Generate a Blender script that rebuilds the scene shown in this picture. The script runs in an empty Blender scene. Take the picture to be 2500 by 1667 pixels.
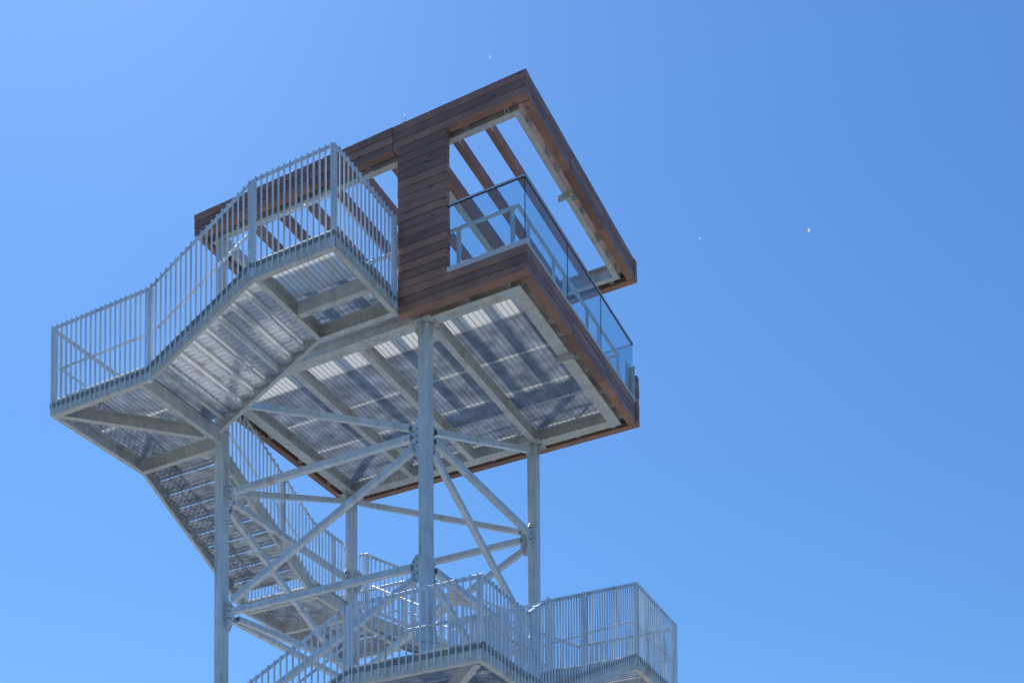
import bpy, bmesh, math, random
from mathutils import Vector, Matrix
random.seed(11)
sc = bpy.context.scene
C = sc.collection

# ------------------------------------------------------------------ camera
cd = bpy.data.cameras.new('camera'); cam = bpy.data.objects.new('camera', cd); C.objects.link(cam)
R = Vector((0.8902909600, 0.4553577504, -0.0055969299)); U = Vector((0.0227875173, -0.0322712416, 0.9992193433)); F = Vector((-0.4548216525, 0.8897234886, 0.0391072673))
M = Matrix((R, U, -F)).transposed().to_4x4(); M.translation = Vector((7.84041453, -16.36684251, -16.24804944))
cam.matrix_world = M
cd.sensor_width = 36; cd.lens = 2873.59486 / 2500 * 36
cd.shift_x = (1250 - 1225.30977) / 2500; cd.shift_y = (2543.02432 - 833.5) / 2500
cd.clip_start = 0.1; cd.clip_end = 6000
sc.camera = cam

# ------------------------------------------------------------------ sky, sun, exposure
SUN = Vector((-0.57, 0.45, 1.0)).normalized()
w = bpy.data.worlds.new('World'); sc.world = w; w.use_nodes = True
nt = w.node_tree; bg = nt.nodes['Background']
sk = nt.nodes.new('ShaderNodeTexSky'); sk.sky_type = 'NISHITA'; sk.sun_disc = False
sk.sun_elevation = math.asin(SUN.z); sk.sun_rotation = math.atan2(SUN.x, SUN.y)
sk.altitude = 0; sk.air_density = 1.6; sk.dust_density = 0.4; sk.ozone_density = 9.0
tint = nt.nodes.new('ShaderNodeMix'); tint.data_type = 'RGBA'; tint.blend_type = 'MULTIPLY'; tint.inputs[0].default_value = 1; tint.inputs[7].default_value = (.70, 1.0, 1.29, 1)   # white balance of the clear deep blue sky
nt.links.new(sk.outputs[0], tint.inputs[6]); nt.links.new(tint.outputs[2], bg.inputs[0]); bg.inputs[1].default_value = 0.097
sd = bpy.data.lights.new('sun', 'SUN'); sd.energy = 4.8; sd.angle = math.radians(0.55); sd.color = (1, 0.96, 0.9)
so = bpy.data.objects.new('sun', sd); C.objects.link(so); so.location = (-20, 20, 60)
so.rotation_euler = (-SUN).to_track_quat('-Z', 'Y').to_euler()
sc.view_settings.view_transform = 'Standard'; sc.view_settings.look = 'None'
sc.view_settings.exposure = 0.0; sc.view_settings.gamma = 1

# ------------------------------------------------------------------ materials
def mat(name):
    m = bpy.data.materials.new(name); m.use_nodes = True
    n = m.node_tree.nodes; return m, n, m.node_tree.links, n['Principled BSDF']
def ramp(n, stops):
    r = n.new('ShaderNodeValToRGB'); e = r.color_ramp.elements
    while len(e) < len(stops): e.new(0.5)
    for i, (p, c) in enumerate(stops): e[i].position = p; e[i].color = (*c, 1)
    return r
def steel(name, lo, hi, rough=0.42, metal=0.35, spangle=38):
    m, n, l, b = mat(name)
    g = n.new('ShaderNodeNewGeometry')
    a = n.new('ShaderNodeTexNoise'); a.inputs['Scale'].default_value = 3.1; a.inputs['Detail'].default_value = 6; a.inputs['Roughness'].default_value = .65
    s = n.new('ShaderNodeTexVoronoi'); s.inputs['Scale'].default_value = spangle
    l.new(g.outputs['Position'], a.inputs['Vector']); l.new(g.outputs['Position'], s.inputs['Vector'])
    mx = n.new('ShaderNodeMath'); mx.operation = 'MULTIPLY_ADD'; mx.inputs[1].default_value = .28
    l.new(s.outputs['Color'], mx.inputs[0]); l.new(a.outputs['Fac'], mx.inputs[2])
    r = ramp(n, [(.36, lo), (.82, hi)]); l.new(mx.outputs[0], r.inputs[0]); l.new(r.outputs[0], b.inputs['Base Color'])
    # rust and dirt runs, in spots
    d = n.new('ShaderNodeTexNoise'); d.inputs['Scale'].default_value = 1.7; d.inputs['Detail'].default_value = 8
    mp = n.new('ShaderNodeMapping'); mp.inputs['Scale'].default_value = (2.2, 2.2, .7); l.new(g.outputs['Position'], mp.inputs['Vector']); l.new(mp.outputs[0], d.inputs['Vector'])
    dr = ramp(n, [(.57, (0, 0, 0)), (.72, (.6, .6, .6))]); l.new(d.outputs['Fac'], dr.inputs[0])
    st = n.new('ShaderNodeTexNoise'); st.inputs['Scale'].default_value = 1; st.inputs['Detail'].default_value = 4
    ms = n.new('ShaderNodeMapping'); ms.inputs['Scale'].default_value = (13, 13, .7); l.new(g.outputs['Position'], ms.inputs['Vector']); l.new(ms.outputs[0], st.inputs['Vector'])
    sr = ramp(n, [(.34, (.89, .90, .92)), (.64, (1.06, 1.06, 1.05))]); l.new(st.outputs['Fac'], sr.inputs[0])
    mm = n.new('ShaderNodeMix'); mm.data_type = 'RGBA'; mm.blend_type = 'MULTIPLY'; mm.inputs[0].default_value = 1; l.new(r.outputs[0], mm.inputs[6]); l.new(sr.outputs[0], mm.inputs[7])
    mc = n.new('ShaderNodeMix'); mc.data_type = 'RGBA'; l.new(dr.outputs[0], mc.inputs[0]); l.new(mm.outputs[2], mc.inputs[6]); mc.inputs[7].default_value = (.40, .35, .28, 1)
    l.new(mc.outputs[2], b.inputs['Base Color'])
    b.inputs['Metallic'].default_value = metal
    rr = n.new('ShaderNodeMapRange'); rr.inputs[3].default_value = rough - .1; rr.inputs[4].default_value = rough + .14; l.new(a.outputs['Fac'], rr.inputs[0]); l.new(rr.outputs[0], b.inputs['Roughness'])
    bp = n.new('ShaderNodeBump'); bp.inputs['Strength'].default_value = .05; bp.inputs['Distance'].default_value = .02; l.new(mx.outputs[0], bp.inputs['Height']); l.new(bp.outputs[0], b.inputs['Normal'])
    return m
GALV = steel('galvanised_steel', (.50, .565, .64), (.68, .75, .83), .38, .2)
BEAM = steel('dull_galvanised_steel', (.48, .505, .51), (.65, .67, .67), .48, .12)
RAIL = steel('galvanised_rail_steel', (.60, .68, .80), (.74, .83, .93), .36, .15)
KICK = steel('shadow_dark_zinc', (.17, .20, .205), (.26, .29, .295), .5, .1)  # kick plates: shadow of the band put into a dark base colour
GRATE = None
BRIGHT = steel('sunlit_tread_steel', (.72, .74, .75), (.84, .85, .86), .38, .2)  # top flight treads: sunlight put into a lighter steel colour
def wood(name, axis):
    m, n, l, b = mat(name)
    g = n.new('ShaderNodeNewGeometry'); mp = n.new('ShaderNodeMapping')
    sc_ = [26, 26, 26]; sc_[axis] = 1.3; mp.inputs['Scale'].default_value = sc_
    l.new(g.outputs['Position'], mp.inputs['Vector'])
    # shift the grain from board to board
    sh = n.new('ShaderNodeVectorMath'); sh.operation = 'MULTIPLY_ADD'; sh.inputs[1].default_value = (17, 9, 13)
    l.new(g.outputs['Random Per Island'], sh.inputs[0]); l.new(mp.outputs[0], sh.inputs[2])
    a = n.new('ShaderNodeTexNoise'); a.inputs['Scale'].default_value = 1; a.inputs['Detail'].default_value = 7; a.inputs['Roughness'].default_value = .7; a.inputs['Distortion'].default_value = .6
    l.new(sh.outputs[0], a.inputs['Vector'])
    r = ramp(n, [(.28, (.17, .088, .068)), (.36, (.25, .132, .102)), (.55, (.29, .160, .126)), (.74, (.37, .215, .172))]); l.new(a.outputs['Fac'], r.inputs[0])
    # broad weathering patches
    p = n.new('ShaderNodeTexNoise'); p.inputs['Scale'].default_value = 2.2; p.inputs['Detail'].default_value = 5; l.new(g.outputs['Position'], p.inputs['Vector'])
    pr = ramp(n, [(.35, (.80, .79, .80)), (.7, (1.16, 1.13, 1.10))]); l.new(p.outputs['Fac'], pr.inputs[0])
    m1 = n.new('ShaderNodeMix'); m1.data_type = 'RGBA'; m1.blend_type = 'MULTIPLY'; m1.inputs[0].default_value = 1; l.new(r.outputs[0], m1.inputs[6]); l.new(pr.outputs[0], m1.inputs[7])
    ir = ramp(n, [(0, (.82, .80, .82)), (1, (1.3, 1.24, 1.18))]); l.new(g.outputs['Random Per Island'], ir.inputs[0])
    m2 = n.new('ShaderNodeMix'); m2.data_type = 'RGBA'; m2.blend_type = 'MULTIPLY'; m2.inputs[0].default_value = 1; l.new(m1.outputs[2], m2.inputs[6]); l.new(ir.outputs[0], m2.inputs[7])
    # dark knots
    v = n.new('ShaderNodeTexVoronoi'); v.inputs['Scale'].default_value = 1; mv = n.new('ShaderNodeMapping'); s2 = [7, 7, 7]; s2[axis] = 2.6; mv.inputs['Scale'].default_value = s2
    l.new(g.outputs['Position'], mv.inputs['Vector']); l.new(mv.outputs[0], v.inputs['Vector'])
    kr = ramp(n, [(.05, (.35, .33, .33)), (.17, (1, 1, 1))]); l.new(v.outputs['Distance'], kr.inputs[0])
    m3 = n.new('ShaderNodeMix'); m3.data_type = 'RGBA'; m3.blend_type = 'MULTIPLY'; m3.inputs[0].default_value = 1; l.new(m2.outputs[2], m3.inputs[6]); l.new(kr.outputs[0], m3.inputs[7])
    l.new(m3.outputs[2], b.inputs['Base Color'])
    b.inputs['Roughness'].default_value = .45; b.inputs['Specular IOR Level'].default_value = .65
    bp = n.new('ShaderNodeBump'); bp.inputs['Strength'].default_value = .35; bp.inputs['Distance'].default_value = .01; l.new(a.outputs['Fac'], bp.inputs['Height']); l.new(bp.outputs[0], b.inputs['Normal'])
    return m
WX = wood('stained_timber_along_front', 0); WY = wood('stained_timber_along_side', 1)
def plain(name, col, rough=.5, metal=0):
    m, n, l, b = mat(name); b.inputs['Base Color'].default_value = (*col, 1); b.inputs['Roughness'].default_value = rough; b.inputs['Metallic'].default_value = metal; return m
def glass():
    m, n, l, b = mat('balustrade_glass'); n.remove(b)
    t = n.new('ShaderNodeBsdfTransparent'); t.inputs[0].default_value = (.87, .945, .96, 1)
    g = n.new('ShaderNodeBsdfGlossy'); g.inputs['Roughness'].default_value = .01
    lw = n.new('ShaderNodeLayerWeight'); pw = n.new('ShaderNodeMath'); pw.operation = 'POWER'; pw.inputs[1].default_value = 4; l.new(lw.outputs['Facing'], pw.inputs[0])
    f = n.new('ShaderNodeMath'); f.operation = 'MULTIPLY_ADD'; f.inputs[1].default_value = .55; f.inputs[2].default_value = .075; l.new(pw.outputs[0], f.inputs[0])
    mx = n.new('ShaderNodeMixShader'); l.new(f.outputs[0], mx.inputs[0]); l.new(t.outputs[0], mx.inputs[1]); l.new(g.outputs[0], mx.inputs[2])
    l.new(mx.outputs[0], n['Material Output'].inputs['Surface']); return m
GLASS = glass()
def translucent(name, col, dif=.4):
    m, n, l, b = mat(name); n.remove(b)
    t = n.new('ShaderNodeBsdfTranslucent'); t.inputs[0].default_value = (*col, 1)
    d = n.new('ShaderNodeBsdfDiffuse'); d.inputs[0].default_value = (*col, 1)
    mx = n.new('ShaderNodeMixShader'); mx.inputs[0].default_value = dif; l.new(t.outputs[0], mx.inputs[1]); l.new(d.outputs[0], mx.inputs[2])
    l.new(mx.outputs[0], n['Material Output'].inputs['Surface']); return m
SUNLIT = translucent('sunlit_white_steel', (.90, .90, .88), .25)  # translucent white stands in for sunlit steel bars, strips and risers
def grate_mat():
    m, n, l, b = mat('translucent_steel_grating'); n.remove(b); g = n.new('ShaderNodeNewGeometry')  # steel bars given translucency so sun stripes show from below
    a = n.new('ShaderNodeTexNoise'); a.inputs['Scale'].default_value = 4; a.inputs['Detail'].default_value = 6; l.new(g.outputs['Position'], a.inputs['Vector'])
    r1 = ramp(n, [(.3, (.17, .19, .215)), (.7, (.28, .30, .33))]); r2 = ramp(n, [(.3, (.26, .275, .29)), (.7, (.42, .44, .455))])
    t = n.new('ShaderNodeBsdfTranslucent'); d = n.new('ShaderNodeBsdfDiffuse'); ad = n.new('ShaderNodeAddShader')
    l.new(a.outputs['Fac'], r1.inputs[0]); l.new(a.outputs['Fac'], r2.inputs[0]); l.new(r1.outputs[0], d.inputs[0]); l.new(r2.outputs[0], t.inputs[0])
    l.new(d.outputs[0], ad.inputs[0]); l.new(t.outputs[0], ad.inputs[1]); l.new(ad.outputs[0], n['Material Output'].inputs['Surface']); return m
GRATE = grate_mat(); CROSS = plain('grey_tie_bar', (.25, .28, .32), .6)
BOLT = plain('dark_steel_bolt', (.20, .21, .22), .5, .4)
SILL = plain('pale_aluminium', (.62, .64, .68), .4, .2)
DARK = plain('black_gasket_and_gap_shade', (.02, .02, .025), .5)  # black of the glass gaskets, and of shade painted into cladding gaps
FLUFF = translucent('white_seed_down', (.95, .95, .93))
def ground_mat(name, lo, hi, scale):
    m, n, l, b = mat(name); g = n.new('ShaderNodeNewGeometry'); a = n.new('ShaderNodeTexNoise'); a.inputs['Scale'].default_value = scale; a.inputs['Detail'].default_value = 8
    l.new(g.outputs['Position'], a.inputs['Vector']); r = ramp(n, [(.35, lo), (.65, hi)]); l.new(a.outputs['Fac'], r.inputs[0]); l.new(r.outputs[0], b.inputs['Base Color']); b.inputs['Roughness'].default_value = .95; return m
GROUND = ground_mat('dry_grass_ground', (.07, .085, .03), (.14, .13, .06), .35); BOUNCE = ground_mat('pale_bounce_ground', (.27, .275, .26), (.41, .415, .39), 9)

# ------------------------------------------------------------------ helpers
X, Y, Z = Vector((1, 0, 0)), Vector((0, 1, 0)), Vector((0, 0, 1))
class MB:
    def __init__(s): s.b = bmesh.new()
    def hexa(s, pts):
        v = [s.b.verts.new(p) for p in pts]
        for f in ((0, 3, 2, 1), (4, 5, 6, 7), (0, 1, 5, 4), (1, 2, 6, 5), (2, 3, 7, 6), (3, 0, 4, 7)): s.b.faces.new([v[i] for i in f])
        return s
    def box(s, x0, x1, y0, y1, z0, z1):
        return s.hexa([(x0, y0, z0), (x1, y0, z0), (x1, y1, z0), (x0, y1, z0), (x0, y0, z1), (x1, y0, z1), (x1, y1, z1), (x0, y1, z1)])
    def bar(s, p, q, wd, ht, up=Z, du=0.0, dv=0.0):      # oriented box from p to q, shifted sideways du and upwards dv
        p, q = Vector(p), Vector(q); d = (q - p).normalized(); sd = d.cross(up).normalized(); u = sd.cross(d).normalized()
        o = sd * du + u * dv; a, b = sd * wd / 2, u * ht / 2
        return s.hexa([p + o - a - b, p + o + a - b, q + o + a - b, q + o - a - b, p + o - a + b, p + o + a + b, q + o + a + b, q + o - a + b])
    def tube(s, p, q, r, n=10, caps=True):
        p, q = Vector(p), Vector(q); d = (q - p).normalized(); a = d.cross(Z if abs(d.z) < .9 else X).normalized(); b = d.cross(a)
        A = [s.b.verts.new(p + (a * math.cos(2 * math.pi * i / n) + b * math.sin(2 * math.pi * i / n)) * r) for i in range(n)]
        B = [s.b.verts.new(q + (a * math.cos(2 * math.pi * i / n) + b * math.sin(2 * math.pi * i / n)) * r) for i in range(n)]
        for i in range(n):
            f = s.b.faces.new((A[i], A[(i + 1) % n], B[(i + 1) % n], B[i])); f.smooth = True
        if caps: s.b.faces.new(A[::-1]); s.b.faces.new(B)
        return s
    def prism(s, poly, ext):
        ext = Vector(ext); A = [s.b.verts.new(Vector(p)) for p in poly]; B = [s.b.verts.new(Vector(p) + ext) for p in poly]; n = len(A)
        s.b.faces.new(A[::-1]); s.b.faces.new(B)
        for i in range(n): s.b.faces.new((A[i], A[(i + 1) % n], B[(i + 1) % n], B[i]))
        return s
    def ibeam(s, p, q, ht, fl, t=.012, up=Z):             # p, q on the underside centre line
        s.bar(p, q, fl, t, up, 0, t / 2); s.bar(p, q, fl, t, up, 0, ht - t / 2); s.bar(p, q, t * .8, ht - 2 * t, up, 0, ht / 2); return s
    def channel(s, p, q, ht, fl, side, t=.010, up=Z):     # p, q on the bottom outer edge; flanges point to side
        p, q = Vector(p), Vector(q); d = (q - p).normalized(); sd = d.cross(up).normalized(); k = 1 if sd.dot(Vector(side)) > 0 else -1
        s.bar(p, q, fl, t, up, k * fl / 2, t / 2); s.bar(p, q, fl, t, up, k * fl / 2, ht - t / 2); s.bar(p, q, t, ht - 2 * t, up, k * t / 2, ht / 2); return s
    def build(s, name, m, parent=None, bevel=0.0, own=None):
        if bevel: bmesh.ops.bevel(s.b, geom=s.b.edges[:], offset=bevel, segments=1, affect='EDGES')
        bmesh.ops.recalc_face_normals(s.b, faces=s.b.faces[:])
        off = Vector(own) if own is not None else (wloc(parent) if parent else Vector())
        me = bpy.data.meshes.new(name); bmesh.ops.translate(s.b, vec=-off, verts=s.b.verts[:]); s.b.to_mesh(me); s.b.free()
        me.materials.append(m); o = bpy.data.objects.new(name, me); C.objects.link(o)
        if parent: o.parent = parent; o.location = off - wloc(parent)
        else: o.location = off
        return o
def wloc(o):
    v = Vector()
    while o: v += o.location; o = o.parent
    return v
def thing(name, label, cat, loc, group=None):
    o = bpy.data.objects.new(name, None); C.objects.link(o); o.location = loc; o.empty_display_size = .2
    o['label'] = label; o['category'] = cat
    if group: o['group'] = group
    return o
def tag(o, label, cat, group=None):
    o['label'] = label; o['category'] = cat
    if group: o['group'] = group
    return o
def copy_of(o, parent, wpos):
    c = o.copy(); C.objects.link(c); c.parent = parent; c.location = Vector(wpos) - wloc(parent); return c

GZ = -17.95
# ------------------------------------------------------------------ ground
gb = MB(); gb.hexa([(-3000, -3000, GZ - 1), (3000, -3000, GZ - 1), (3000, 3000, GZ - 1), (-3000, 3000, GZ - 1), (-3000, -3000, GZ), (3000, -3000, GZ), (3000, 3000, GZ), (-3000, 3000, GZ)])
g = gb.build('ground', GROUND); g['kind'] = 'structure'
pb_ = MB(); pb_.prism([(-4.3 + 24 * math.cos(a * math.pi / 40) * (1 + .05 * math.sin(a * .7)), 2.5 + 24 * math.sin(a * math.pi / 40) * (1 + .05 * math.sin(a * .7)), GZ + .004) for a in range(80)], (0, 0, .05))
g = pb_.build('unseen_bounce_disc', BOUNCE); g['kind'] = 'structure'  # unseen pale disc added to bounce light onto the undersides

# ------------------------------------------------------------------ tower frame
XR, XL, YF, YB = -2.10, -6.50, 0.387, 4.615
ZS = -3.326; Z1, Z2 = -5.22, -7.46
tower = thing('tower_frame', 'tall grey galvanised steel tower frame of four square columns with diagonal braces', 'tower frame', ((XR + XL) / 2, (YF + YB) / 2, GZ))
def plate(pts, nrm, t=.014):
    b = MB(); nrm = Vector(nrm); b.prism([Vector(p) - nrm * t / 2 for p in pts], nrm * t); return b
def bolts(b, pts, nrm, r=.017, hgt=.035):
    for p in pts: b.tube(Vector(p) - Vector(nrm) * hgt, Vector(p) + Vector(nrm) * hgt, r, 6)
for cx, cy in ((XR, YF), (XL, YF), (XR, YB), (XL, YB)):
    col = MB().box(cx - .1, cx + .1, cy - .1, cy + .1, GZ, ZS - .02).build('column', GALV, tower, .018)
    cap = MB(); cap.box(cx - .20, cx + .20, cy - .20, cy + .20, ZS - .018, ZS - .002)
    for s in (-1, 1):
        cap.prism([(cx + s * .1, cy - .006, ZS - .02), (cx + s * .20, cy - .006, ZS - .02), (cx + s * .20, cy - .006, ZS - .08), (cx + s * .1, cy - .006, ZS - .26)], (0, .012, 0))
        cap.prism([(cx - .006, cy + s * .1, ZS - .02), (cx - .006, cy + s * .20, ZS - .02), (cx - .006, cy + s * .20, ZS - .08), (cx - .006, cy + s * .1, ZS - .26)], (.012, 0, 0))
    bolts(cap, [(cx + a * .16, cy + b * .16, ZS - .02) for a in (-1, 1) for b in (-1, 1)], Z, .018, .03)
    cap.build('cap_plate', BEAM, col)
    base = MB().box(cx - .22, cx + .22, cy - .22, cy + .22, GZ, GZ + .03); base.build('base_plate', GALV, col)
MB().box(XR - .135, XR + .135, YF - .135, YF + .135, -8.80, -8.55).build('splice_collar', GALV, tower, .01)
BW = .105
def brace(p, q, wd=BW, name='brace'):
    b = MB(); p, q = Vector(p), Vector(q); d = (q - p).normalized()
    if abs(d.z) > .99: return
    # hollow section: four walls so that the open ends read dark
    t = .008; sd = d.cross(Z).normalized(); u = sd.cross(d)
    for k in (-1, 1):
        b.bar(p, q, t, wd, Z, k * (wd - t) / 2, 0); b.bar(p, q, wd - 2 * t - .001, t, Z, 0, k * (wd - t) / 2)
    return b.build(name, GALV, tower)
def gusset(c, h, out, size=1.0, dz=0):                       # plate at column c in the vertical plane spanned by h and Z
    c = Vector(c); h = Vector(h); nrm = h.cross(Z)
    pts = [c + h * .10 + Z * (dz + .22 * size), c + h * .20 + Z * (dz + .22 * size), c + h * .30 + Z * (dz + .07), c + h * .30 + Z * (dz - .10), c + h * .23 + Z * (dz - .25 * size), c + h * .10 + Z * (dz - .29 * size)]
    g = plate(pts, nrm).build('gusset_plate', GALV, tower)
    for x_, z_ in ((.18, .02), (.255, .01), (.17, -.10), (.23, -.13), (.17, .13), (.24, .10)):
        b = MB(); bolts(b, [c + h * x_ + Z * z_], nrm, .013, .028); b.build('bolt', BOLT, g)
Cc, L, Rr, B = (XR, YF), (XL, YF), (XR, YB), (XL, YB)
def P3(c, z): return Vector((c[0], c[1], z))
faces = [(Cc, L, -X), (Cc, Rr, Y), (Rr, B, -X), (L, B, Y)]
for a, b, h in faces:
    for z, nz in ((Z1, 1), (Z2, 2)):
        gusset(P3(a, z), h, None, 1.25 if z == Z1 else 1.0); gusset(P3(b, z), -h, None)
        brace(P3(a, z) + h * .28, P3(b, z) - h * .28)
    # upper bay: from the lower node of column a up to the top of column b
    p, q = P3(a, Z1 + .06), P3(b, ZS - .12); d = (q - p).normalized(); brace(p + d * .32, q - d * .24, .10)
    p, q = P3(a, Z1 - .10), P3(b, Z2 + .09); d = (q - p).normalized(); brace(p + d * .25, q - d * .28, .10)
    p, q = P3(a, Z2 - .10), P3(b, Z2 - 2.15); d = (q - p).normalized()
    if a is Cc or a is Rr: brace(p + d * .25, q - d * .38, .10)
    for z in (Z2 - 2.24, Z2 - 4.5, Z2 - 6.8, Z2 - 9.2): brace(P3(a, z) + h * .12, P3(b, z) - h * .12)
    for z in (Z2 - 2.24, Z2 - 4.5, Z2 - 6.8):
        p, q = P3(a, z - .1), P3(b, z - 2.2); brace(p + (q - p).normalized() * .2, q - (q - p).normalized() * .2, .10)
# plan bracing at the second level
brace(P3(L, Z2 + .01) + Vector((.10, .34, 0)), Vector((-5.80, YB - .06, Z2 + .01)), .10)
brace(Vector((XR - .06, 1.60, Z2 + .012)), Vector((XL + .30, YB - .22, Z2 + .012)), .10)
pl = MB().prism([(XR - .05, 1.35, Z2 - .065), (XR - .05, 2.05, Z2 - .065), (XR - .45, 1.9, Z2 - .065), (XR - .45, 1.5, Z2 - .065)], (0, 0, .012)).build('gusset_plate', BEAM, tower)

# ------------------------------------------------------------------ viewing platform (timber-clad lookout)
LX, LY = 6.854, 5.0
look = thing('lookout_platform', 'timber clad lookout platform with open slatted roof frame on top of the steel tower', 'lookout', (-LX / 2, LY / 2, ZS))
T = .1415
def boards(name, m, axis, a0, a1, c0, c1, z0, n, joints=(), th=T, jit=.004):
    b = MB()
    for i in range(n):
        z = z0 + i * th; cuts = [a0] + list(joints) + [a1]
        for k in range(len(cuts) - 1):
            j = random.uniform(-jit, jit); e0 = cuts[k] + (.004 if k else random.uniform(-.006, .006)); e1 = cuts[k + 1] - (.004 if k < len(cuts) - 2 else random.uniform(-.006, .006))
            if axis == 0: b.box(e0, e1, c0 + j, c1, z + .004, z + th - .004)
            else: b.box(c0, c1 + j, e0, e1, z + .004, z + th - .004)
    return b.build(name, m, look, .008)
ZR = -3 * T
boards('fascia', WX, 0, -LX, 0, 0, .135, ZR, 3, (-4.231, -2.50))
boards('fascia', WY, 1, .150, LY - .150, -.155, -.008, ZR, 3, (1.79, 3.31))
boards('fascia', WX, 0, -LX, .008, LY - .14, LY, ZR, 3, (-4.2, -2.4))
boards('fascia', WY, 1, .140, LY - .145, -LX, -LX + .14, ZR, 3, (1.8, 3.3))
ZD = -3.304; 
boards('fascia', WX, 0, -2.417, 0, 0, .165, ZD, 3)
boards('fascia', WY, 1, .175, LY - .110, -.170, -.008, ZD, 3, (1.80, 3.307))
boards('fascia', WX, 0, -LX, .010, LY - .10, LY + .045, ZD, 3, (-4.2, -2.4))
boards('fascia', WY, 1, .02, LY - .105, -LX, -LX + .14, ZD, 3, (1.8, 3.3))
boards('parapet_end', WX, 0, -.105, .008, LY - .095, LY + .045, ZD + 3 * T, 4)
npl = 17; boards('pillar', WX, 0, -2.417, -1.4649, 0, .125, ZD + 3 * T, npl, (), (ZR - (ZD + 3 * T)) / npl, .006)
# roof steel
def rhs(name, p, q, wd, ht, m=BEAM): return MB().bar(p, q, wd, ht).build(name, m, look, .006)
ri = .31; rz = -.305
rhs('roof_beam', (-LX + .25, ri, rz), (-.255, ri, rz), .112, .195)
rhs('roof_beam', (-.311, ri + .057, rz), (-.311, LY - .31, rz), .112, .195)
MB().channel((-.25, LY - .25, -.403), (-LX + .25, LY - .25, -.403), .29, .11, -Y).build('roof_beam', BEAM, look)
rhs('roof_beam', (-LX + .30, ri + .057, rz), (-LX + .30, LY - .31, rz), .112, .195)
rhs('roof_beam', (-2.16, ri + .057, rz + .002), (-2.16, LY - .37, rz + .002), .13, .19)
for k in range(9):
    x = -.885 - .61 * k
    if k == 2: x += .10
    b = MB().box(x - .05, x + .05, ri + .06, LY - .37, -.40, -.20); r = b.build('rafter', WY, look, .006)
    MB().prism([(x + .052, ri + .058, -.395), (x + .052, ri + .058, -.30), (x + .052, ri + .15, -.395)], (.008, 0, 0)).build('bracket', BEAM, r)
for px, py in ((-6.52, .36), (-1.94, .34), (-6.52, LY - .36), (-2.0, LY - .36)):
    p = MB().box(px - .075, px + .075, py - .06, py + .06, -3.07, -.404).build('roof_post', GALV, look, .008)
    MB().box(px - .13, px + .13, py - .10, py + .10, -.43, -.416).build('head_plate', BEAM, p)
b = MB(); b.box(-LX + .16, -.16, .137, .252, -.315, -.307); b.build('gap_shade_strip', DARK, look)  # added black strips: the cavity's shade painted into the cladding gaps
b = MB(); b.box(-LX + .16, -.16, LY - .248, LY - .142, -.315, -.307); b.build('gap_shade_strip', DARK, look)
b = MB(); b.box(-2.41, -.18, .167, .258, -3.215, -3.207); b.build('gap_shade_strip', DARK, look)
b = MB(); b.box(-LX + .16, -.18, LY - .258, LY - .102, -3.215, -3.207); b.build('gap_shade_strip', DARK, look)
b = MB(); b.box(-LX + .141, -LX + .25, .2, LY - .2, -3.215, -3.207); b.build('gap_shade_strip', DARK, look)
# little standoffs carrying the cladding
def standoff(p, d, z):                                     # short upright hollow section, open at the bottom
    p = Vector(p); d = Vector(d); b = MB(); u = d.cross(Z); c = p + d * .052; lo, hi = c + Z * z, c + Z * (z + .16)
    for k in (-1, 1): b.bar(lo + u * k * .034, hi + u * k * .034, .005, .085, d); b.bar(lo + d * k * .040, hi + d * k * .040, .063, .005, d)
    b.build('standoff', BEAM, look)
for z in (-.395, -3.30):
    for y in (.62, 1.35, 1.72, 2.45, 2.85, 3.6, 4.1, 4.55): standoff((-.262, y, 0), X, z); 
    for x in (-.45, -1.2, -3.1, -3.9, -4.7, -5.5, -6.2):
        if z > -1 or x > -2: standoff((x, .262 if z > -1 else .275, 0), -Y, z)
        standoff((x, LY - .262, 0), Y, z)
    for y in (.9, 2.0, 3.0, 4.0): standoff((-LX + .262, y, 0), -X, z)
for yb in (2.235,):   # splice plates hanging below the side beams
    for z, x0 in ((-.42, -.45), (-3.345, -.53)):
        b = MB(); b.box(x0, -.20, yb - .012, yb + .012, z - .10, z + .015); b.box(x0, -.20, yb + .012, yb + .10, z + .003, z + .015); b.build('splice_plate', BEAM, look)
# deck steel
DH = .235
def ib(name, p, q, fl): return MB().ibeam(p, q, DH, fl).build(name, BEAM, look)
ib('deck_beam', (-LX + .25, .365, ZS), (-.253, .365, ZS), .22)
ib('deck_beam', (-LX + .25, LY - .365, ZS), (-.253, LY - .365, ZS), .22)
ib('deck_beam', (-.362, .477, ZS + .001), (-.362, LY - .477, ZS + .001), .22)
ib('deck_beam', (-6.46, .477, ZS + .001), (-6.46, LY - .477, ZS + .001), .22)
JX = (-2.045, -3.465, -4.91)
for x in JX: ib('joist', (x, .477, ZS), (x, LY - .477, ZS), .125)
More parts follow.
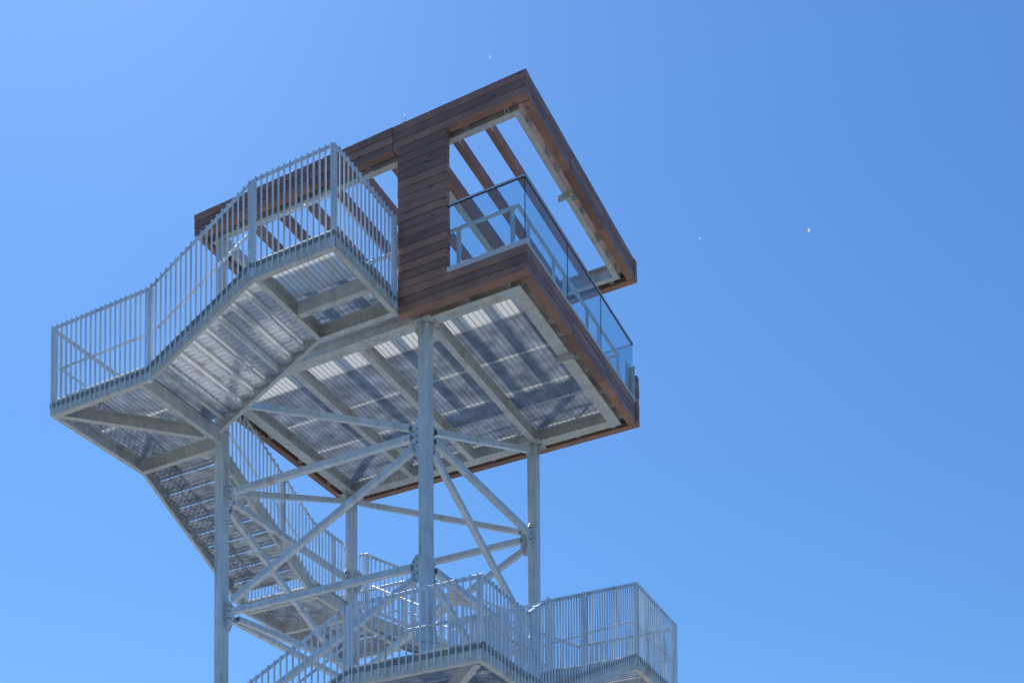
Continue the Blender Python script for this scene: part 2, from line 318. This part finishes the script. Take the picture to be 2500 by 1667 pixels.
# grating
def grating(name, x0, x1, y0, y1, z0, parent, along='x', pitch=.041, cross=.1, depth=.030, mb=None, ends=None, th=.004, split=False):
    mb = mb or GRATE; ends = ends or GRATE; b = MB()
    if along == 'x':
        n = max(2, int((y1 - y0) / pitch))
        for i in range(1, n): yy = y0 + (y1 - y0) * i / n; b.box(x0, x1, yy - th / 2, yy + th / 2, z0, z0 + depth)
    else:
        n = max(2, int((x1 - x0) / pitch))
        for i in range(1, n): xx = x0 + (x1 - x0) * i / n; b.box(xx - th / 2, xx + th / 2, y0, y1, z0, z0 + depth)
    o = b.build(name, mb, parent)
    b = MB()
    if along == 'x':
        n = max(1, int((x1 - x0) / cross))
        for i in range(1, n): xx = x0 + (x1 - x0) * i / n; b.box(xx - .0025, xx + .0025, y0, y1, z0 - .001, z0 + .009)
    else:
        n = max(1, int((y1 - y0) / cross))
        for i in range(1, n): yy = y0 + (y1 - y0) * i / n; b.box(x0, x1, yy - .0025, yy + .0025, z0 - .001, z0 + .009)
    b.box(x0, x0 + .005, y0 + .001, y1 - .001, z0, z0 + depth + .003); b.box(x1 - .005, x1, y0 + .001, y1 - .001, z0, z0 + depth + .003)
    b.build('cross_bars', CROSS, o)
    for yy in (y0, y1 - .005): MB().box(x0, x1, yy, yy + .005, z0 - .002, z0 + depth + .002).build('edge_strip', ends, o)
    return o
GDZ = ZS + DH + .002
rows = (.262, 1.17, 2.19, 3.20, 3.75, 4.53, 4.738)
colsx = [-6.57, -4.91, -3.465, -2.045, -.26]
for i in range(len(colsx) - 1):
    for k in range(len(rows) - 1):
        grating('grating_panel', colsx[i] + .004, colsx[i + 1] - .004, rows[k] + .004, rows[k + 1] - .004, GDZ, look, mb=SUNLIT if k == 0 else GRATE, ends=SUNLIT)
# sill, glass and inner guard rail
gl = thing('glass_balustrade', 'clear blue tinted glass balustrade with thin dark cap on the right corner of the lookout', 'balustrade', (-.06, .06, -2.89))
zt = ZD + 3 * T
b = MB(); b.box(-1.463, .004, -.004, .11, zt + .002, zt + .092); b.box(-.11, .004, .112, LY - .12, zt + .002, zt + .05); b.build('sill', SILL, gl, .004)
def pane(x0, x1, y0, y1): MB().box(x0, x1, y0, y1, zt + .05, -1.722).build('glass_pane', GLASS, gl)
pane(-1.455, -.066, .054, .066)
for a_, c_ in ((.066, 1.727), (1.735, 3.234), (3.242, 4.868)): pane(-.066, -.054, a_, c_)
pane(-.72, -.066, 4.862, 4.874)
b = MB(); b.box(-1.46, -.05, .045, .075, -1.722, -1.690); b.box(-.075, -.045, .0755, 4.88, -1.722, -1.690); b.box(-.72, -.075, 4.853, 4.88, -1.722, -1.705); b.build('cap_rail', plain('grey_anodised_cap', (.55, .58, .62), .35, .3), gl)
b = MB(); b.box(-1.455, -.066, .048, .072, -1.730, -1.7225); b.box(-.072, -.048, .073, 4.868, -1.730, -1.7225); b.build('cap_seal', DARK, gl)
for y in (.060, 1.731, 3.238): MB().box(-.0665, -.0535, y - .004, y + .004, zt + .05, -1.722).build('gasket', DARK, gl)
b = MB(); b.box(-.115, .006, 4.80, 4.82, zt, -2.2); b.box(-.112, -.104, 4.60, 4.80, zt, -2.16); b.build('end_plate', SILL, gl, .003)
gr = thing('guard_rail', 'low grey flat bar guard rail standing just inside the glass balustrade', 'guard rail', (-.30, .30, -3.05))
b = MB(); b.bar((-6.2, .30, -1.955), (-.275, .30, -1.955), .05, .045); b.build('rail', RAIL, gr, .004)
b = MB(); b.bar((-.30, .326, -1.955), (-.30, 4.72, -1.955), .05, .045); b.build('rail', RAIL, gr, .004)
b = MB(); b.bar((-.328, 4.70, -1.955), (-6.2, 4.70, -1.955), .05, .045); b.build('rail', RAIL, gr, .004)
for x in (-.40, -1.40): MB().box(x - .035, x + .035, .28, .32, -3.05, -1.978).build('post', RAIL, gr, .004)
for y in (.68, 1.68, 2.14, 3.16, 3.70, 4.70): MB().box(-.32, -.28, y - .035, y + .035, -3.05, -1.978).build('post', RAIL, gr, .004)
for x in (-1.3, -2.6, -3.9, -5.2): MB().box(x - .035, x + .035, 4.68, 4.72, -3.05, -1.978).build('post', RAIL, gr, .004)
rod = MB(); rod.tube((-2.276, .03, -.002), (-2.276, .03, .15), .006, 8); rod.box(-2.30, -2.25, .01, .05, -.004, .004)
tag(rod.build('lightning_rod', GALV, None, 0, (-2.276, .03, 0)), 'short thin metal rod standing upright on the roof fascia', 'lightning rod')

# ------------------------------------------------------------------ stairs and landings
XO, XI, YO, YI = -8.505, -6.65, -1.83, 0.0
XP, XQ, YP, YQ = .13, -1.70, 6.86, 5.03
CH = .25
def landing(label, x0, x1, y0, y1, zb, beams, along='x', panels=None, mb=None):
    t = thing('stair_landing', label, 'stair landing', ((x0 + x1) / 2, (y0 + y1) / 2, zb), 'landings of the tower staircase')
    for p, q, sd in ((((x0, y0, zb), (x1, y0, zb), Y)), (((x0 + .001, y1, zb), (x1 - .001, y1, zb), -Y)), (((x0, y0 + .001, zb + .001), (x0, y1 - .001, zb + .001), X)), (((x1, y0 + .001, zb + .001), (x1, y1 - .001, zb + .001), -X))):
        MB().channel(p, q, CH, .10, sd).build('edge_beam', BEAM, t)
    for p, q, sd in beams: MB().channel(p, q, CH - .015, .11, sd).build('cross_beam', BEAM, t)
    zz = zb + CH + .002
    for i, (a0, a1, b0, b1) in enumerate(panels or [(x0, x1, y0, (y0 + y1) / 2), (x0, x1, (y0 + y1) / 2, y1)]):
        grating('grating_panel', a0 + .005, a1 - .005, b0 + .005, b1 - .005, zz, t, along, mb=(mb[i] if mb else GRATE), ends=SUNLIT)
    return t
A0 = (-4.01, -3.30); A1 = (-6.19, -4.33)
landing('topmost short stair landing joining the front of the lookout platform', A0[0], -2.395, YO, -.01, A0[1],
        [((-3.90, -.78, A0[1] + .002), (-2.50, -.78, A0[1] + .002), Y)], 'x', [(A0[0], -2.395, YO, -.87), (A0[0], -2.395, -.87, -.01)], [SUNLIT, GRATE])
p2 = landing('cantilevered corner landing at the far left with a diagonal beam beneath', XO, -6.385, YO, .43, A1[1],
        [((-8.39, -1.70, A1[1] - .004), (-6.62, .02, A1[1] - .004), (.7, -.7, 0))], 'x')
grating('grating_panel', -6.395, -5.945, YO + .08, -.08, A1[1] + CH + .002, p2, 'x', ends=SUNLIT)
MB().channel((-6.384, YO, A1[1]), (-6.192, YO, A1[1]), CH, .07, Y).build('edge_beam', BEAM, p2)
MB().box(-5.942, -5.936, YO + .08, -.08, A1[1] + CH + .004, A1[1] + CH + .15).build('riser_plate', GALV, p2)
MB().channel((-6.05, YO + .075, A1[1] + CH - .06), (-6.05, -.075, A1[1] + CH - .06), .06, .05, -X).build('cross_beam', BEAM, p2)
B1 = (3.45, -5.97)
landing('lower left landing behind the columns at the foot of the left flight', XO, -6.55, B1[0], YP, B1[1],
        [((XO + .12, 4.72, B1[1] + .002), (-6.66, 4.72, B1[1] + .002), Y)], 'x')
P4 = (-2.10, 4.46, -8.30)
landing('landing at the far right corner inside the dense baluster fence', P4[0], XP, P4[1], YP, P4[2], [((P4[0] + .12, 5.6, P4[2] + .002), (XP - .12, 5.6, P4[2] + .002), Y)], 'y')
P5 = (-2.17, .35, -10.18)
landing('lowest front landing wrapped round the middle column', P5[0], XP, YO, P5[1], P5[2], [((-.05, YO + .1, P5[2] - .003), (-1.95, .22, P5[2] - .003), (.7, .7, 0))], 'y')
E1 = (-6.2, -12.05)
landing('hidden lower landing at the foot of the front flight', XO, E1[0], YO, .43, E1[1], [], 'x')
def flight(label, p_top, p_bot, wdir, width, n, bright=False):              # p_* on the bottom edge of the outer stringer; wdir points to the inner stringer
    p, q, wv = Vector(p_top), Vector(p_bot), Vector(wdir)
    t = thing('stair_flight', label, 'stair flight', tuple(q), 'flights of the tower staircase')
    MB().channel(p, q, .25, .07, wv).build('stringer', BEAM, t); MB().channel(p + wv * width, q + wv * width, .25, .07, -wv).build('stringer', BEAM, t)
    run = Vector((q.x - p.x, q.y - p.y, 0)); dn = run.normalized(); drop = (p.z - q.z) / n; step = run.length / n
    ex = abs(dn.x) > .5
    for i in range(n - 1):
        s0 = p + dn * (step * i) + wv * .075; z = p.z + CH - drop * (i + 1); tw = width - .15
        a = s0 + dn * .01; z0 = z - .03; dep = step + .02
        b = MB(); m = 8
        for k in range(m):
            o = a + dn * (.035 + (dep - .06) * k / (m - 1)); o.z = z0; b.bar(o, o + wv * tw, .004, .03, Z, 0, .015)
        tr = b.build('tread', BRIGHT if bright else GRATE, t)
        b = MB()
        for k in range(int(tw / .1)):
            o = a + wv * (.05 + k * .1); o.z = z0 + .012; b.bar(o + dn * .02, o + dn * (dep - .01), .006, .012, Z, 0, .006)
        b.build('cross_bars', GRATE, tr)
        b = MB(); o = a + dn * (dep + .012); o.z = z0 - .012; b.bar(o, o + wv * tw, .006, .052, Z, 0, .022); o = a + dn * (dep - .015); o.z = z0 + .033; b.bar(o, o + wv * tw, .052, .005, Z)
        o = a - dn * .0; o.z = z0 - .010; b.bar(o, o + wv * tw, .006, .05, Z, 0, .02); o = a + dn * .014; o.z = z0 - .012; b.bar(o, o + wv * tw, .03, .004, Z)
        b.build('nosing', BRIGHT if bright else GRATE, tr)
        b = MB(); o = a + dn * .004; o.z = z0 + .085; b.bar(o, o + wv * tw, .004, .085 if bright else .05, Z); b.build('riser_plate', SUNLIT if bright else GRATE, tr)
        b = MB()
        for e in (.001, tw - .001):
            o = a + wv * e; o.z = z0 - .02; b.bar(o, o + dn * dep, .006, .075, Z, 0, .03)
        b.build('end_plate', BEAM, tr)
    return t
flight('topmost stair flight with bright tread undersides left of the pillar', (A0[0], YO, A0[1]), (A1[0], YO, A1[1]), Y, -YO, 8, True)
flight('left stair flight going down away behind the left column', (XO, .43, A1[1]), (XO, B1[0], B1[1]), X, XI - XO, 11)
flight('rear stair flight seen between the two middle columns', (-6.55, YP, B1[1]), (P4[0], YP, P4[2]), -Y, YP - YQ, 16)
flight('right stair flight rising behind the dense baluster fence', (XP, P4[1], P4[2]), (XP, P5[1], P5[2]), -X, XP - XQ, 13)
flight('lowest front stair flight going down to the left', (P5[0], YO, P5[2]), (E1[0], YO, E1[1]), Y, -YO, 13)

# ------------------------------------------------------------------ railings
bal_cache = {}
def railing(label, segs, out, H=1.64, base=.06, pitch=.115, posts=(), handrail=True, rail_in=True, kick=True, hr=.92, bw=.022):
    """segs: polyline of points on the lower edge line; out: outward normal"""
    out = Vector(out); pts = [Vector(p) for p in segs]; inw = -out
    t = thing('stair_railing', label, 'railing', tuple(pts[0]), 'baluster railings of the tower staircase')
    rb, kb, hb, bb = MB(), MB(), MB(), MB()
    h_ = H if not callable(H) else None
    def HH(p): return H(p) if callable(H) else H
    for p, q in zip(pts[:-1], pts[1:]):
        d = (q - p); dh = Vector((d.x, d.y, 0)); L_ = dh.length; d = d.normalized()
        k = abs((q - p).z) > .05
        tp, tq = p + Z * (HH(p) - .036), q + Z * (HH(q) - .036)
        rb.bar(tp + inw * .012, tq + inw * .012, .016, .055); rb.bar(tp + inw * .03 + Z * .03, tq + inw * .03 + Z * .03, .05, .006)
        lo = base + .03
        bb.bar(p + Z * lo + inw * .006, q + Z * lo + inw * .006, .010, .075)
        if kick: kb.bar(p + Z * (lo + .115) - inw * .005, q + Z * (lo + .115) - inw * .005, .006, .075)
        if handrail:
            u = d; hb.tube(p + inw * .11 + Z * HH(p) * hr / 1.64 + u * .10, q + inw * .11 + Z * HH(q) * hr / 1.64 - u * .04, .021, 10)
        n = max(1, round(L_ / pitch))
        for i in range(n):
            f = (i + .5) / n; o = p.lerp(q, f); hgt = HH(o)
            key = (round(hgt - base, 2), bw)
            if key not in bal_cache:
                pb = MB().box(-bw / 2, bw / 2, -bw / 2, bw / 2, 0, hgt - base); ob = pb.build('baluster', RAIL, t, 0, (0, 0, 0)); ob.location = o + out * bw / 2 + Z * base - wloc(t); bal_cache[key] = ob
            else: copy_of(bal_cache[key], t, o + out * bw / 2 + Z * base)
    for p, along in posts:
        p = Vector(p); along = Vector(along); hgt = HH(p); s = along.cross(Z); cpos = p + inw * .036
        pb = MB(); pb.bar(cpos + Z * .02, cpos + Z * (hgt - .012), .075, .085, along); pb.build('post', RAIL, t, .006)
    rb.build('top_rail', RAIL, t, .002); bb.build('bottom_rail', RAIL, t)
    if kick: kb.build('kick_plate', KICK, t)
    if handrail: hb.build('handrail', RAIL, t)
    return t
e = .04
railing('short railing with a brown backdrop ending against the timber pillar', [(-2.395, YO + .06, -3.29), (-2.395, -.03, -3.29)], X, posts=[((-2.395, -.09, -3.29), Y)])
railing('front railing of the topmost landing between two tall posts', [(A0[0] + .03, YO, -3.29), (-2.395, YO, -3.29)], -Y, posts=[((A0[0], YO, -3.29), X), ((-2.44, YO, -3.29), X)])
railing('sloping railing beside the bright undersides of the top treads', [(A1[0], YO, A1[1] - .03), (A0[0], YO, -3.29)], -Y, base=.09, pitch=.109)
railing('front railing of the far left cantilevered landing', [(XO, YO, A1[1] - .03), (A1[0], YO, A1[1] - .03)], -Y, posts=[((A1[0], YO, A1[1] - .03), X), ((XO + .045, YO, A1[1] - .03), X)])
railing('outer left railing running back from the far left corner post', [(XO, YO + .06, A1[1] - .02), (XO, .43, A1[1] - .02)], -X, posts=[((XO, .40, A1[1]), Y)])
railing('outer railing of the left flight along its outer stringer', [(XO, .43, A1[1] - .02), (XO, B1[0], B1[1])], -X, base=.06)
railing('outer left railing of the lower left landing', [(XO, B1[0], B1[1]), (XO, YP, B1[1])], -X, posts=[((XO, B1[0], B1[1]), Y)])
railing('back railing of the lower left landing', [(XO, YP, B1[1]), (-6.55, YP, B1[1])], Y, posts=[((XO + .05, YP, B1[1]), X), ((-6.55, YP, B1[1]), X)])
railing('inner railing of the left flight seen against the sky right of the left column', [(XI, .20, A1[1] + .06), (XI, 3.45, B1[1] + .05), (XI, 4.95, B1[1] + .05)], X, base=.26, H=1.58, posts=[((XI, 2.42, -5.46), Y), ((XI, 4.20, B1[1] + .05), Y)], kick=False)
railing('outer back railing of the rear flight', [(-6.55, YP, B1[1]), (P4[0], YP, P4[2])], Y, base=.1, posts=[((-4.4, YP, -7.1), X)])
railing('inner railing of the rear flight sloping down between the columns', [(-6.60, YQ, B1[1] + .02), (-6.42, YQ, B1[1] + .02), (P4[0] - .1, YQ, P4[2] + .02)], -Y, base=.27, H=1.53, posts=[((-6.40, YQ, B1[1] + .02), X), ((-4.3, YQ, -7.07), X)], kick=False)
railing('back railing of the far right landing', [(P4[0], YP, P4[2]), (XP, YP, P4[2])], Y, posts=[((XP - .05, YP, P4[2]), X)])
railing('right side railing of the far right landing', [(XP, P4[1], P4[2]), (XP, YP - .03, P4[2])], X, H=1.67, posts=[((XP, P4[1] + .05, P4[2]), Y), ((XP, YP - .06, P4[2]), Y)])
railing('dense outer railing of the right flight sloping up to the far right corner post', [(XP, -.30, -10.19), (XP, P5[1], P5[2]), (XP, P4[1], P4[2])], X, H=lambda p: 1.67 if p.y > .3 else 1.25 + .42 * (p.y + .3) / .65, base=.12, pitch=.113, posts=[((XP, 1.95, -9.44), Y), ((XP, .02, -10.18), Y)])
railing('inner railing of the right flight behind its outer railing', [(XQ, P5[1] + .1, P5[2] + .06), (XQ, P4[1] - .1, P4[2] + .05)], -X, H=1.60, base=.25, posts=[((XQ, 2.2, -9.2), Y)], kick=False)
railing('short inner railing of the far right landing in front of the right column', [(XQ - .02, P4[1] - .1, P4[2] + .1), (XQ - .02, 4.75, P4[2] + .1)], -X, H=1.6, kick=False, handrail=False)
railing('right side railing of the lowest front landing', [(XP, YO + .06, P5[2]), (XP, -.30, P5[2] - .01)], X, H=1.25)
railing('front railing of the lowest front landing with a wide corner post', [(P5[0] + .03, YO, P5[2]), (XP, YO, P5[2])], -Y, H=1.25, pitch=.118, posts=[((P5[0], YO, P5[2]), X), ((XP - .05, YO, P5[2]), X)])
railing('sloping front railing at the bottom edge going down to the left', [(E1[0], YO, E1[1]), (P5[0], YO, P5[2])], -Y, H=1.25, pitch=.118)
railing('inner railing along the back of the lowest front landing', [(P5[0], .32, P5[2]), (-2.35 + .02, .32, P5[2])], Y, H=1.25, handrail=False, kick=False) if False else None

# ------------------------------------------------------------------ drifting seed down
def fluff(px, py, dist, size, label):
    d = F + R * ((px - 1225.31) / 2873.59) - U * ((py - 2543.02) / 2873.59)
    p = M.translation + d * dist; b = MB(); rnd = random.Random(px)
    for k in range(12):
        v = Vector((rnd.gauss(0, 1), rnd.gauss(0, 1), rnd.gauss(0, 1))).normalized() * size; c = v.cross(Z).normalized() * size * .3
        b.b.faces.new([b.b.verts.new(p + q_) for q_ in (-c * .4, c * .4, v + c, v - c)])
    tag(b.build('seed_tuft', FLUFF, None, 0, p), label, 'seed tuft', 'seed tufts drifting in the air')
fluff(1197, 140, 9, .009, 'white seed tuft drifting just above the peak of the roof')
fluff(1975, 562, 8, .010, 'white seed tuft drifting alone in the right half of the sky')
fluff(1708, 582, 9, .008, 'white seed tuft drifting right of the lookout roof')
